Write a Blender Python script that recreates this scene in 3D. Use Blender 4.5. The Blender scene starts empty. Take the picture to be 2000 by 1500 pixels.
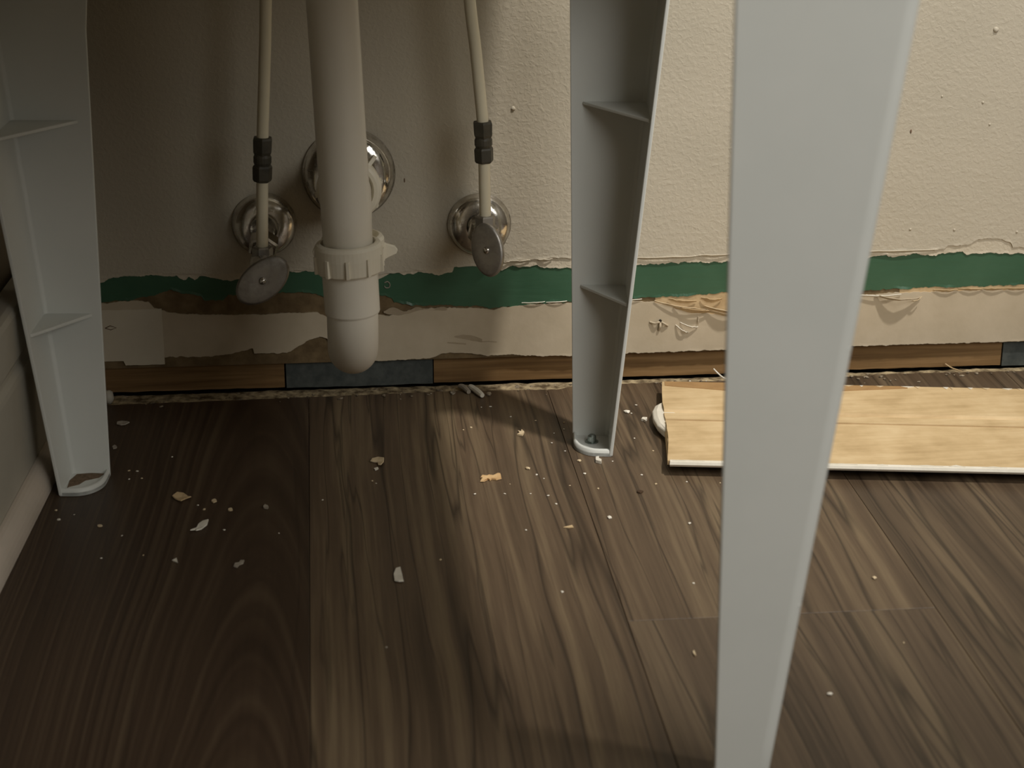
import bpy, bmesh, math, random
from mathutils import Vector, Matrix, noise

# ------------------------------------------------------------------ camera
SC = bpy.context.scene
COL = SC.collection
PI = math.pi
cam_d = bpy.data.cameras.new('camera')
cam_d.sensor_width = 36.0
cam_d.lens = 3700 / 2000 * 36.0
cam_d.clip_start = 0.01
cam = bpy.data.objects.new('camera', cam_d)
COL.objects.link(cam)
PITCH, YAW, ROLL = math.radians(20.05), math.radians(5.94), math.radians(0.25)
fwd = Vector((math.sin(YAW) * math.cos(PITCH), math.cos(YAW) * math.cos(PITCH), -math.sin(PITCH)))
rgt = Vector((math.cos(YAW), -math.sin(YAW), 0))
upv = rgt.cross(fwd)
r2 = math.cos(ROLL) * rgt + math.sin(ROLL) * upv
u2 = -math.sin(ROLL) * rgt + math.cos(ROLL) * upv
M = Matrix((r2, u2, -fwd)).transposed().to_4x4()
M.translation = Vector((0, -1.537, 0.564))
cam.matrix_world = M
cam_d.dof.use_dof = True
cam_d.dof.focus_distance = 1.55
cam_d.dof.aperture_fstop = 11.0
SC.camera = cam

# ------------------------------------------------------------------ light
world = bpy.data.worlds.new('room_ambience')
SC.world = world
world.use_nodes = True
world.node_tree.nodes['Background'].inputs[0].default_value = (1.0, 0.93, 0.82, 1)
world.node_tree.nodes['Background'].inputs[1].default_value = 0.01
# recessed ceiling spot to the right of the tub, and a soft fill light added behind and right of the camera
def aim(o, target):
    o.rotation_euler = (Vector(target) - o.location).to_track_quat('-Z', 'Y').to_euler()
lamp_d = bpy.data.lights.new('ceiling_spot', 'SPOT')
lamp_d.energy = 184
lamp_d.color = (1.0, 0.94, 0.855)
lamp_d.shadow_soft_size = 0.05
lamp_d.spot_size = math.radians(34)
lamp_d.spot_blend = 1.0
lamp = bpy.data.objects.new('ceiling_spot', lamp_d)
lamp.location = (0.98, -0.82, 2.30)
aim(lamp, (0.22, -0.02, 0.14))
COL.objects.link(lamp)
panel_d = bpy.data.lights.new('fill_panel', 'AREA')
panel_d.shape = 'RECTANGLE'
panel_d.size = 1.2
panel_d.size_y = 1.3
panel_d.energy = 20.5
panel_d.color = (1.0, 0.98, 0.925)
panel = bpy.data.objects.new('fill_panel', panel_d)
panel_d.spread = math.radians(180)
panel.location = (1.05, -1.80, 1.25)
aim(panel, (0.10, -0.25, 0.2))
COL.objects.link(panel)
SC.cycles.max_bounces = 6
SC.cycles.diffuse_bounces = 4
SC.cycles.glossy_bounces = 3
SC.cycles.caustics_reflective = False
SC.cycles.caustics_refractive = False
vs = SC.view_settings
vs.view_transform = 'Standard'
vs.look = 'None'
vs.exposure = 0.0
vs.gamma = 1.0
vs.use_curve_mapping = False

# ------------------------------------------------------------------ helpers
def obj(name, bm, mat, parent=None, smooth=False, bevel=0.0, seg=2):
    bmesh.ops.recalc_face_normals(bm, faces=bm.faces[:])
    me = bpy.data.meshes.new(name)
    bm.to_mesh(me)
    bm.free()
    me.materials.append(mat)
    if smooth:
        me.polygons.foreach_set('use_smooth', [True] * len(me.polygons))
    o = bpy.data.objects.new(name, me)
    COL.objects.link(o)
    if parent is not None:
        o.parent = parent
        o.matrix_parent_inverse = parent_world(parent).inverted()
    if bevel:
        b = o.modifiers.new('bevel', 'BEVEL')
        b.width = bevel
        b.segments = seg
        b.limit_method = 'ANGLE'
        b.angle_limit = math.radians(40)
    return o

def parent_world(o):
    m = Matrix.LocRotScale(o.location, o.rotation_euler, o.scale)
    if o.parent is not None:
        m = parent_world(o.parent) @ o.matrix_parent_inverse @ m
    return m

def tag(o, label, cat=None, group=None, kind=None):
    if label: o['label'] = label
    if cat: o['category'] = cat
    if group: o['group'] = group
    if kind: o['kind'] = kind
    return o

def empty(name, loc, label, cat, group=None):
    o = bpy.data.objects.new(name, None)
    o.empty_display_size = 0.02
    o.location = loc
    COL.objects.link(o)
    return tag(o, label, cat, group)

def struct(o):
    o['kind'] = 'structure'
    return o

def box(bm, x0, x1, y0, y1, z0, z1):
    v = [bm.verts.new(p) for p in ((x0,y0,z0),(x1,y0,z0),(x1,y1,z0),(x0,y1,z0),(x0,y0,z1),(x1,y0,z1),(x1,y1,z1),(x0,y1,z1))]
    for f in ((0,3,2,1),(4,5,6,7),(0,1,5,4),(1,2,6,5),(2,3,7,6),(3,0,4,7)):
        bm.faces.new([v[i] for i in f])

def rings(bm, rs, cap=True, closed=True):
    """skin a list of equal-length point rings"""
    vr = [[bm.verts.new(p) for p in r] for r in rs]
    n = len(vr[0])
    for a, b in zip(vr, vr[1:]):
        for i in range(n if closed else n - 1):
            j = (i + 1) % n
            bm.faces.new((a[i], a[j], b[j], b[i]))
    if cap:
        bm.faces.new(vr[0][::-1])
        bm.faces.new(vr[-1])
    return vr

def frame(d):
    d = Vector(d).normalized()
    a = Vector((0, 0, 1)) if abs(d.z) < 0.9 else Vector((0, 1, 0))
    u = d.cross(a).normalized()
    return u, d.cross(u).normalized()

def lathe(bm, p0, d, prof, n=32, phase=0.0):
    """prof: list of (distance along d, radius)"""
    p0 = Vector(p0); d = Vector(d).normalized(); u, v = frame(d)
    rs = []
    for t, r in prof:
        rs.append([p0 + d * t + (u * math.cos(phase + 2*PI*i/n) + v * math.sin(phase + 2*PI*i/n)) * max(r, 1e-5) for i in range(n)])
    rings(bm, rs)

def tube(bm, pts, r, n=16):
    pts = [Vector(p) for p in pts]
    rr = r if isinstance(r, (list, tuple)) else [r] * len(pts)
    d0 = (pts[1] - pts[0]).normalized()
    u, v = frame(d0)
    rs = []
    for i, p in enumerate(pts):
        d = (pts[min(i+1, len(pts)-1)] - pts[max(i-1, 0)]).normalized()
        u = (u - d * u.dot(d)).normalized(); v = d.cross(u)
        rs.append([p + (u * math.cos(2*PI*k/n) + v * math.sin(2*PI*k/n)) * rr[i] for k in range(n)])
    rings(bm, rs)

def smooth_path(pts, sub=8):
    pts = [Vector(p) for p in pts]
    P = [pts[0]] + pts + [pts[-1]]
    out = []
    for i in range(1, len(P) - 2):
        a, b, c, d = P[i-1], P[i], P[i+1], P[i+2]
        for k in range(sub):
            t = k / sub
            out.append(0.5 * ((2*b) + (c-a)*t + (2*a-5*b+4*c-d)*t*t + (3*b-a-3*c+d)*t**3))
    out.append(pts[-1])
    return out

def interp(pts, x):
    if x <= pts[0][0]: return pts[0][1]
    for (x0, z0), (x1, z1) in zip(pts, pts[1:]):
        if x <= x1:
            return z0 + (z1 - z0) * (x - x0) / max(x1 - x0, 1e-6)
    return pts[-1][1]

def nz(x, s, seed=0.0):
    return noise.noise(Vector((x * s, seed * 7.31, seed * 3.7)))

def film(name, x0, x1, top, bot, yf, th, mat, parent, rag=0.0006, seed=1.0, step=0.0015, lip=0.0, rag_top=None):
    """a thin layer on the back wall: between two edge functions of x, front at yf, th thick"""
    bm = bmesh.new()
    n = int((x1 - x0) / step) + 1
    rt = rag if rag_top is None else rag_top
    cols = []
    for i in range(n + 1):
        x = x0 + (x1 - x0) * i / n
        zt, zb = top(x), bot(x)
        zt += rt * (nz(x, 160, seed) + 0.6 * nz(x, 520, seed + 1))
        zb += rag * (nz(x, 160, seed + 2) + 0.6 * nz(x, 520, seed + 3))
        if zt < zb + 0.0002: zt = zb + 0.0002
        curl = lip * max(0.0, nz(x, 90, seed + 5) + 0.15)
        zm = min(zb + 0.0022, 0.5 * (zt + zb))
        cols.append([bm.verts.new(p) for p in ((x, yf + th, zb), (x, yf - curl, zb), (x, yf, zm), (x, yf, zt), (x, yf + th, zt))])
    for a, b in zip(cols, cols[1:]):
        for k in range(4):
            bm.faces.new((a[k], b[k], b[k+1], a[k+1]))
    bm.faces.new(cols[0]); bm.faces.new(cols[-1][::-1])
    return obj(name, bm, mat, parent)

# ------------------------------------------------------------------ materials
class NT:
    def __init__(self, name):
        self.m = bpy.data.materials.new(name)
        self.m.use_nodes = True
        self.t = self.m.node_tree
        self.b = self.t.nodes['Principled BSDF']
    def n(self, kind, **kw):
        nd = self.t.nodes.new(kind)
        for k, v in kw.items(): setattr(nd, k, v)
        return nd
    def l(self, a, b): self.t.links.new(a, b)
    def math(self, op, a, b=None, c=None):
        nd = self.n('ShaderNodeMath', operation=op)
        for i, v in enumerate((a, b, c)):
            if v is None: continue
            if isinstance(v, (int, float)): nd.inputs[i].default_value = v
            else: self.l(v, nd.inputs[i])
        return nd.outputs[0]
    def coord(self, scale=(1,1,1), loc=(0,0,0), which='Object'):
        tc = self.n('ShaderNodeTexCoord'); mp = self.n('ShaderNodeMapping')
        self.l(tc.outputs[which], mp.inputs[0])
        mp.inputs['Scale'].default_value = scale; mp.inputs['Location'].default_value = loc
        return mp.outputs[0]
    def noise(self, vec, scale=1.0, detail=3.0, rough=0.5, dist=0.0):
        nd = self.n('ShaderNodeTexNoise')
        nd.inputs['Scale'].default_value = scale; nd.inputs['Detail'].default_value = detail
        nd.inputs['Roughness'].default_value = rough; nd.inputs['Distortion'].default_value = dist
        self.l(vec, nd.inputs['Vector'])
        return nd.outputs['Fac']
    def ramp(self, fac, stops):
        nd = self.n('ShaderNodeValToRGB')
        e = nd.color_ramp.elements
        while len(e) < len(stops): e.new(0.5)
        for el, (p, c) in zip(e, stops):
            el.position = p
            el.color = (*c, 1) if isinstance(c, tuple) else (c, c, c, 1)
        self.l(fac, nd.inputs[0])
        return nd.outputs[0]
    def mix(self, fac, a, b, blend='MIX'):
        nd = self.n('ShaderNodeMix', data_type='RGBA', blend_type=blend)
        for i, v in ((0, fac), (6, a), (7, b)):
            if isinstance(v, (int, float)): nd.inputs[i].default_value = v
            elif isinstance(v, tuple): nd.inputs[i].default_value = (*v, 1)
            else: self.l(v, nd.inputs[i])
        return nd.outputs[2]
    def bump(self, h, strength=0.3, dist=0.001, prev=None):
        nd = self.n('ShaderNodeBump')
        nd.inputs['Strength'].default_value = strength; nd.inputs['Distance'].default_value = dist
        self.l(h, nd.inputs['Height'])
        if prev is not None: self.l(prev, nd.inputs['Normal'])
        return nd.outputs[0]
    def fin(self, col=None, rough=0.5, normal=None, spec=0.5, metal=0.0):
        if col is not None:
            if isinstance(col, tuple): self.b.inputs['Base Color'].default_value = (*col, 1)
            else: self.l(col, self.b.inputs['Base Color'])
        if isinstance(rough, (int, float)): self.b.inputs['Roughness'].default_value = rough
        else: self.l(rough, self.b.inputs['Roughness'])
        self.b.inputs['Specular IOR Level'].default_value = spec
        self.b.inputs['Metallic'].default_value = metal
        if normal is not None: self.l(normal, self.b.inputs['Normal'])
        return self.m

def speckled(name, col, col2, scale=60, rough=0.5, bump=0.15, bscale=300, spec=0.4, dist=0.0005):
    t = NT(name); c = t.coord()
    f = t.noise(c, scale, 4, 0.6)
    return t.fin(t.mix(t.ramp(f, [(0.35, 0.0), (0.65, 1.0)]), col, col2), rough, t.bump(t.noise(c, bscale, 3, 0.6), bump, dist), spec)

def wall_paint(name, col, col2):
    t = NT(name); c = t.coord()
    roller = t.noise(c, 260, 3, 0.55, 0.5)
    big = t.noise(t.coord((1, 1, 1.4)), 70, 2, 0.5)
    brush = t.noise(t.coord((40, 40, 330)), 1, 2, 0.5)
    tc = t.n('ShaderNodeTexCoord'); sx = t.n('ShaderNodeSeparateXYZ')
    t.l(tc.outputs['Object'], sx.inputs[0])
    low = t.ramp(sx.outputs[2], [(0.15, 1.0), (0.24, 0.0)])      # brushed by hand low down, rolled above
    h = t.math('ADD', t.math('MULTIPLY', t.ramp(roller, [(0.42, 0.0), (0.72, 1.0)]), 0.9), t.math('MULTIPLY', big, 0.6))
    h = t.math('ADD', h, t.math('MULTIPLY', t.math('MULTIPLY', brush, 0.75), low))
    tone = t.noise(c, 9, 3, 0.5)
    return t.fin(t.mix(t.ramp(tone, [(0.4, 0.0), (0.65, 1.0)]), col, col2), 0.5, t.bump(h, 0.36, 0.0006), 0.3)

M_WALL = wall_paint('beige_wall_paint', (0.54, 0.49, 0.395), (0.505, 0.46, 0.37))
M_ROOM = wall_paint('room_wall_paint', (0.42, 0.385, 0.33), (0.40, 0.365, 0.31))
M_WALL2 = wall_paint('beige_under_paint', (0.60, 0.54, 0.43), (0.57, 0.51, 0.40))
M_STRIP = speckled('beige_gypsum_strip', (0.56, 0.48, 0.36), (0.50, 0.425, 0.31), 30, 0.55, 0.25, 160, 0.3)
M_PATCH = speckled('pale_primer_patch', (0.66, 0.60, 0.48), (0.62, 0.555, 0.44), 30, 0.5, 0.2, 160)
M_GLUE = speckled('brown_glue_residue', (0.125, 0.085, 0.042), (0.205, 0.145, 0.075), 70, 0.65, 0.5, 200, 0.25)
M_SMEAR = speckled('thin_glue_smear', (0.36, 0.295, 0.205), (0.42, 0.345, 0.245), 60, 0.55, 0.3, 200, 0.3)
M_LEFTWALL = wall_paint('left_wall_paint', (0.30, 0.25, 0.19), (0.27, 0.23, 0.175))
M_WHITE = speckled('white_paint_film', (0.80, 0.76, 0.67), (0.74, 0.70, 0.60), 120, 0.45, 0.2, 260)
M_TRIM = speckled('cream_trim_paint', (0.48, 0.45, 0.38), (0.44, 0.41, 0.34), 25, 0.45, 0.2, 90)
M_SHOE = speckled('pinkish_trim_paint', (0.60, 0.52, 0.44), (0.55, 0.48, 0.40), 25, 0.45, 0.2, 90)
M_TAN = speckled('tan_paper', (0.62, 0.47, 0.28), (0.48, 0.345, 0.19), 90, 0.7, 0.3, 300, 0.2)
M_PALETAN = speckled('pale_tan_chip', (0.68, 0.56, 0.38), (0.55, 0.43, 0.27), 150, 0.6, 0.3, 400, 0.2)
M_ORANGE = speckled('orange_tan_chip', (0.74, 0.52, 0.28), (0.60, 0.38, 0.18), 150, 0.6, 0.3, 400, 0.2)
M_GREYCHIP = speckled('grey_chip', (0.40, 0.36, 0.30), (0.30, 0.26, 0.21), 150, 0.6, 0.3, 400, 0.2)
M_DARKCHIP = speckled('dark_chip', (0.05, 0.03, 0.02), (0.09, 0.055, 0.03), 150, 0.6, 0.3, 400, 0.2)
M_BLACK = speckled('dark_hole', (0.02, 0.016, 0.012), (0.03, 0.024, 0.02), 100, 0.8, 0.1, 200, 0.1)
M_PLASTIC = speckled('white_tub_plastic', (0.70, 0.715, 0.685), (0.665, 0.685, 0.655), 12, 0.42, 0.12, 900, 0.4, 0.0003)
M_PVC = speckled('white_pvc', (0.86, 0.82, 0.72), (0.82, 0.78, 0.68), 15, 0.38, 0.05, 200, 0.45)
M_NUT = speckled('cream_slip_nut_plastic', (0.84, 0.79, 0.66), (0.80, 0.75, 0.62), 15, 0.42, 0.05, 200, 0.45)
M_TUBE = speckled('cream_supply_tubing', (0.76, 0.70, 0.54), (0.72, 0.66, 0.50), 25, 0.35, 0.03, 200, 0.45)
M_COUPLER = speckled('dark_grey_coupling', (0.050, 0.046, 0.034), (0.075, 0.066, 0.048), 120, 0.5, 0.2, 500, 0.4)
M_STAIN = speckled('rust_brown_dirt', (0.22, 0.15, 0.10), (0.12, 0.085, 0.05), 300, 0.8, 0.3, 500, 0.2)
M_SLATE = speckled('blue_grey_tape', (0.050, 0.058, 0.056), (0.085, 0.094, 0.088), 110, 0.6, 0.5, 160, 0.3)
M_OSB = speckled('pale_fibre_underlay', (0.52, 0.42, 0.26), (0.10, 0.07, 0.04), 110, 0.8, 0.9, 220, 0.15, 0.0012)
M_RUBBLE = speckled('plaster_rubble', (0.36, 0.30, 0.22), (0.10, 0.075, 0.05), 200, 0.8, 0.4, 300, 0.15)

t = NT('green_gloss_paint'); c = t.coord()
M_GREEN = t.fin(t.mix(t.ramp(t.noise(c, 22, 3, 0.5), [(0.4, 0.0), (0.65, 1.0)]), (0.042, 0.112, 0.064), (0.052, 0.128, 0.075)),
                0.36, t.bump(t.noise(t.coord((30, 30, 160)), 1, 3, 0.5), 0.25, 0.001), 0.45)

def metal(name, col, rough, blot, scale=90):
    t = NT(name); c = t.coord()
    f = t.noise(c, scale, 4, 0.6)
    return t.fin(t.mix(t.ramp(f, [(0.45, 0.0), (0.7, 1.0)]), col, blot),
                 t.ramp(f, [(0.4, rough), (0.75, min(1, rough + 0.25))]), t.bump(f, 0.30, 0.0007), 0.5, 1.0)
M_CHROME = metal('old_chrome', (0.70, 0.68, 0.64), 0.12, (0.45, 0.42, 0.37))
M_STEEL = metal('dull_nickel', (0.40, 0.38, 0.35), 0.42, (0.30, 0.28, 0.25))
M_SCREW = metal('zinc_screw', (0.34, 0.38, 0.36), 0.35, (0.22, 0.25, 0.23), 300)
M_BRASS = metal('tarnished_brass', (0.30, 0.25, 0.18), 0.35, (0.18, 0.14, 0.10))

# sole plate timber behind the gap
t = NT('old_sole_plate_timber')
g = t.noise(t.coord((6, 60, 150)), 1, 5, 0.6, 0.4)
M_TIMBER = t.fin(t.ramp(g, [(0.25, (0.10, 0.055, 0.022)), (0.5, (0.20, 0.118, 0.050)), (0.75, (0.30, 0.185, 0.085))]), 0.7,
                 t.bump(g, 0.4, 0.001), 0.2)

# raw back of the loose board
t = NT('raw_board_back'); c = t.coord()
a = t.noise(c, 26, 4, 0.6); b_ = t.noise(t.coord((12, 120, 1)), 1, 4, 0.6)
f = t.math('ADD', t.math('MULTIPLY', a, 0.6), t.math('MULTIPLY', b_, 0.4))
col = t.ramp(f, [(0.34, (0.47, 0.335, 0.175)), (0.5, (0.60, 0.445, 0.25)), (0.66, (0.70, 0.545, 0.33))])
M_BOARD = t.fin(col, 0.62, t.bump(a, 0.3, 0.001), 0.25)

def plank_mat(name, seed, lo, mid, hi, cath=0.0, u0=0.0, v0=0.0, crack=1.0):
    """printed wood grain running along local y; cath adds nested arches"""
    kf = 0.62 if cath else 0.76
    lo, mid, hi = [(c_[0] * kf, c_[1] * kf * 0.985, c_[2] * kf * 0.93) for c_ in (lo, mid, hi)]
    t = NT(name)
    tc = t.n('ShaderNodeTexCoord')
    warp = t.noise(t.coord((4, 1.8, 1), (seed, seed * 2, 0)), 1, 2, 0.5)
    sx = t.n('ShaderNodeSeparateXYZ'); t.l(tc.outputs['Object'], sx.inputs[0])
    uw = t.math('ADD', sx.outputs[0], t.math('MULTIPLY', t.math('SUBTRACT', warp, 0.5), 0.024))
    cb = t.n('ShaderNodeCombineXYZ'); t.l(uw, cb.inputs[0]); t.l(sx.outputs[1], cb.inputs[1]); cb.inputs[2].default_value = seed
    def nn(su, sv, det, rough=0.55, d=0.0, off=0.0):
        mp = t.n('ShaderNodeMapping'); t.l(cb.outputs[0], mp.inputs[0])
        mp.inputs['Scale'].default_value = (su, sv, 1); mp.inputs['Location'].default_value = (off, off * 0.3, seed + off)
        return t.noise(mp.outputs[0], 1, det, rough, d)
    broad = nn(34, 0.9, 4)
    streak = nn(170, 2.6, 5, 0.6, 0.0, 3.1)
    fine = nn(420, 16, 3, 0.6, 0.0, 7.7)
    f = t.math('ADD', t.math('MULTIPLY', broad, 0.52), t.math('MULTIPLY', streak, 0.36))
    f = t.math('ADD', f, t.math('MULTIPLY', fine, 0.12))
    if cath:
        du = t.math('SUBTRACT', uw, u0)
        p = t.math('ADD', t.math('SUBTRACT', sx.outputs[1], v0), t.math('MULTIPLY', t.math('MULTIPLY', du, du), 140.0))
        c3 = t.n('ShaderNodeCombineXYZ'); t.l(t.math('MULTIPLY', p, 13.0), c3.inputs[0]); c3.inputs[1].default_value = seed * 3
        arch = t.noise(c3.outputs[0], 1, 3, 0.6)
        f = t.math('ADD', t.math('MULTIPLY', f, 1 - cath), t.math('MULTIPLY', arch, cath))
    col = t.ramp(f, [(0.35, lo), (0.50, mid), (0.62, hi)])
    k1 = t.math('ABSOLUTE', t.math('SUBTRACT', nn(24, 0.8, 3, 0.5, 0.0, 11.3), 0.5))
    k2 = t.math('ABSOLUTE', t.math('SUBTRACT', nn(48, 1.3, 3, 0.5, 0.0, 23.9), 0.47))
    gate = t.ramp(nn(9, 2.2, 2, 0.5, 0.0, 31.0), [(0.42, 0.0), (0.58, 1.0)])
    crk = t.math('MAXIMUM', t.ramp(k1, [(0.0, 1.0), (0.018, 0.0)]), t.math('MULTIPLY', t.ramp(k2, [(0.0, 0.8), (0.016, 0.0)]), gate))
    crk = t.math('MULTIPLY', crk, crack)
    col = t.mix(t.math('MULTIPLY', crk, 0.72), col, tuple(v * 0.42 for v in lo))
    h = t.math('SUBTRACT', t.math('ADD', t.math('MULTIPLY', streak, 0.5), t.math('MULTIPLY', fine, 0.5)), crk)
    return t.fin(col, t.ramp(f, [(0.3, 0.42), (0.7, 0.55)]), t.bump(h, 0.22, 0.0005), 0.35)

M_PL_A = plank_mat('plank_dark_arched_grain', 1.7, (0.050, 0.030, 0.020), (0.098, 0.062, 0.040), (0.150, 0.104, 0.066), 0.68, 0.066, -0.03, 0.35)
M_PL_B = plank_mat('plank_greybrown_grain', 5.3, (0.068, 0.045, 0.029), (0.150, 0.104, 0.068), (0.262, 0.196, 0.124))
M_PL_C = plank_mat('plank_greybrown_streaked', 9.1, (0.066, 0.044, 0.029), (0.142, 0.098, 0.064), (0.240, 0.178, 0.114))
M_PL_D = plank_mat('plank_brown_grain', 13.9, (0.060, 0.041, 0.027), (0.126, 0.088, 0.058), (0.205, 0.152, 0.098))
M_PL_E = plank_mat('plank_brown_streaked', 17.2, (0.062, 0.042, 0.028), (0.132, 0.092, 0.062), (0.215, 0.160, 0.104))

# ------------------------------------------------------------------ floor
bm = bmesh.new(); box(bm, -0.60, 1.70, -2.30, 0.10, -0.03, -0.0062)
floor = struct(obj('floor', bm, M_BLACK))
bm = bmesh.new()
random.seed(3)
n = 420
prev = None
for i in range(n + 1):           # fibrous underlay strip that shows between the planks and the wall
    x = -0.26 + 1.9 * i / n
    zt = -0.0016 + 0.0007 * nz(x, 130, 2) + 0.0005 * nz(x, 420, 3)
    yb = 0.0085 + 0.0012 * nz(x, 60, 4) + 0.0015 * nz(x, 300, 6)
    cur = [bm.verts.new(p) for p in ((x, -0.05, zt), (x, yb - 0.004, zt + 0.0004 * nz(x, 600, 9)), (x, yb, zt - 0.001), (x, yb, -0.006))]
    if prev:
        for k in range(3): bm.faces.new((prev[k], cur[k], cur[k+1], prev[k+1]))
    prev = cur
obj('underlay', bm, M_OSB, floor)

def plank(x0, x1, ya, yb, mat, seed):
    """one click-together plank, far end sawn a little rough"""
    g = 0.0002
    bm = bmesh.new()
    n = 46
    top, bot = [], []
    xs = [x0 + g + (x1 - x0 - 2*g) * i / n for i in range(n + 1)]
    far = [(x, yb(x) + 0.0012 * nz(x, 220, seed) if callable(yb) else yb) for x in xs]
    z = 0.0
    c = 0.0003
    rim = [(xs[0], ya)] + far + [(xs[-1], ya)]
    cx, cy = (x0 + x1) / 2, (ya + far[n//2][1]) / 2
    def inset(p, d):
        x, y = p
        return (x + (d if x < cx else -d) * (1 if abs(x - x0) < 0.002 or abs(x1 - x) < 0.002 else 0), y + (d if y < cy else -d))
    t_ = [bm.verts.new((*inset(p, c), z)) for p in rim]
    m_ = [bm.verts.new((*p, z - c * 0.8)) for p in rim]
    b_ = [bm.verts.new((*p, -0.006)) for p in rim]
    bm.faces.new(t_)
    k = len(rim)
    for i in range(k):
        j = (i + 1) % k
        bm.faces.new((t_[i], m_[i], m_[j], t_[j]))
        bm.faces.new((m_[i], b_[i], b_[j], m_[j]))
    # local origin at the plank's own middle
    off = Vector((cx, -0.30, 0))
    for v in bm.verts: v.co -= off
    o = obj('floor_plank', bm, mat, None)
    o.location = off
    o.parent = floor
    return o

EDGE = [(-0.30, -0.020), (-0.17, -0.020), (-0.017, -0.0165), (0.11, -0.0125), (0.20, -0.0165), (0.208, -0.0105), (0.26, -0.0075), (0.40, -0.009), (0.458, -0.0075), (0.50, -0.0035), (0.607, -0.0065), (1.7, -0.006)]
ed = lambda x: interp(EDGE, x)
S = [-0.4257, -0.2208, -0.0158, 0.1887, 0.3937, 0.5987, 0.8037, 1.0087, 1.2137, 1.4187, 1.62]
plank(S[0], S[1], -2.25, ed, M_PL_D, 1)
plank(S[1], S[2], -1.35, ed, M_PL_A, 2); plank(S[1], S[2], -2.25, -1.3505, M_PL_C, 2)
plank(S[2], S[3], -0.98, ed, M_PL_B, 3); plank(S[2], S[3], -2.25, -0.9805, M_PL_D, 3)
plank(S[3], S[4], -0.4515, ed, M_PL_C, 4); plank(S[3], S[4], -1.67, -0.4520, M_PL_E, 4); plank(S[3], S[4], -2.25, -1.6705, M_PL_B, 4)
plank(S[4], S[5], -1.20, ed, M_PL_D, 5); plank(S[4], S[5], -2.25, -1.2005, M_PL_B, 5)
for i, mt in ((5, M_PL_E), (6, M_PL_B), (7, M_PL_D), (8, M_PL_C), (9, M_PL_E)):
    plank(S[i], S[i+1], -2.25, ed, mt, 6 + i)

# ------------------------------------------------------------------ back wall
PAINT_EDGE = [(-0.1841, 0.1008), (-0.1737, 0.1063), (-0.1409, 0.1063), (-0.122, 0.1045), (-0.1167, 0.1008), (-0.1114, 0.1042), (-0.1074, 0.1014), (-0.1013, 0.1044), (-0.0862, 0.1013), (-0.0794, 0.0998), (-0.0692, 0.1013), (-0.0478, 0.1038), (-0.0306, 0.1056), (-0.0007, 0.1062), (0.0251, 0.1046), (0.0465, 0.0977), (0.0595, 0.1046), (0.0681, 0.1008), (0.082, 0.1035), (0.0941, 0.1001), (0.1089, 0.1019), (0.1102, 0.1069), (0.1202, 0.108), (0.1298, 0.1073), (0.142, 0.1042), (0.1508, 0.1031), (0.1595, 0.1074), (0.166, 0.105), (0.1814, 0.1068), (0.1866, 0.1044), (0.2099, 0.1033), (0.2386, 0.104), (0.2673, 0.1046), (0.305, 0.1059), (0.3429, 0.1054), (0.4034, 0.1052), (0.4668, 0.104), (0.4801, 0.1083), (0.4939, 0.1056), (0.5119, 0.1084), (0.5212, 0.1058), (0.5393, 0.1081), (0.553, 0.1092), (0.5569, 0.1063), (0.5714, 0.1078), (0.6084, 0.1059), (0.70, 0.1075), (0.81, 0.1050), (0.95, 0.1070), (1.7, 0.106)]
CRACK_EDGE = [(-0.26, 0.1050), (-0.1839, 0.1044), (-0.1408, 0.1081), (-0.0987, 0.1061), (-0.0562, 0.1068), (-0.0006, 0.108), (0.0465, 0.1022), (0.1089, 0.1069), (0.142, 0.1078), (0.1529, 0.1107), (0.1638, 0.1118), (0.1857, 0.1121), (0.1944, 0.1133), (0.2098, 0.1124), (0.2671, 0.1114), (0.3048, 0.1109), (0.3426, 0.1122), (0.4031, 0.1116), (0.4663, 0.1109), (0.498, 0.1119), (0.5367, 0.1119), (0.5387, 0.1151), (0.557, 0.1155), (0.5657, 0.1199), (0.5771, 0.121), (0.5887, 0.1193), (0.5959, 0.1164), (0.5976, 0.1122), (0.6078, 0.1119), (0.72, 0.113), (1.7, 0.112)]
GREEN_BOTTOM = [(-0.26, 0.083), (-0.1853, 0.0834), (-0.159, 0.0854), (-0.1419, 0.0885), (-0.1269, 0.093), (-0.1207, 0.0906), (-0.1144, 0.0886), (-0.1018, 0.0865), (-0.1007, 0.0828), (-0.0849, 0.0824), (-0.0801, 0.0868), (-0.057, 0.0875), (-0.0312, 0.0886), (-0.0141, 0.0876), (0.0029, 0.0826), (0.0245, 0.082), (0.0453, 0.0833), (0.057, 0.0816), (0.0591, 0.0765), (0.0721, 0.0743), (0.0982, 0.0731), (0.1311, 0.0713), (0.142, 0.0687), (0.153, 0.0697), (0.1772, 0.0723), (0.2104, 0.0727), (0.2681, 0.0743), (0.2926, 0.0755), (0.315, 0.0758), (0.3441, 0.0777), (0.405, 0.077), (0.4688, 0.0752), (0.4915, 0.0764), (0.519, 0.0771), (0.5512, 0.0771), (0.6113, 0.0769), (1.7, 0.077)]
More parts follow.
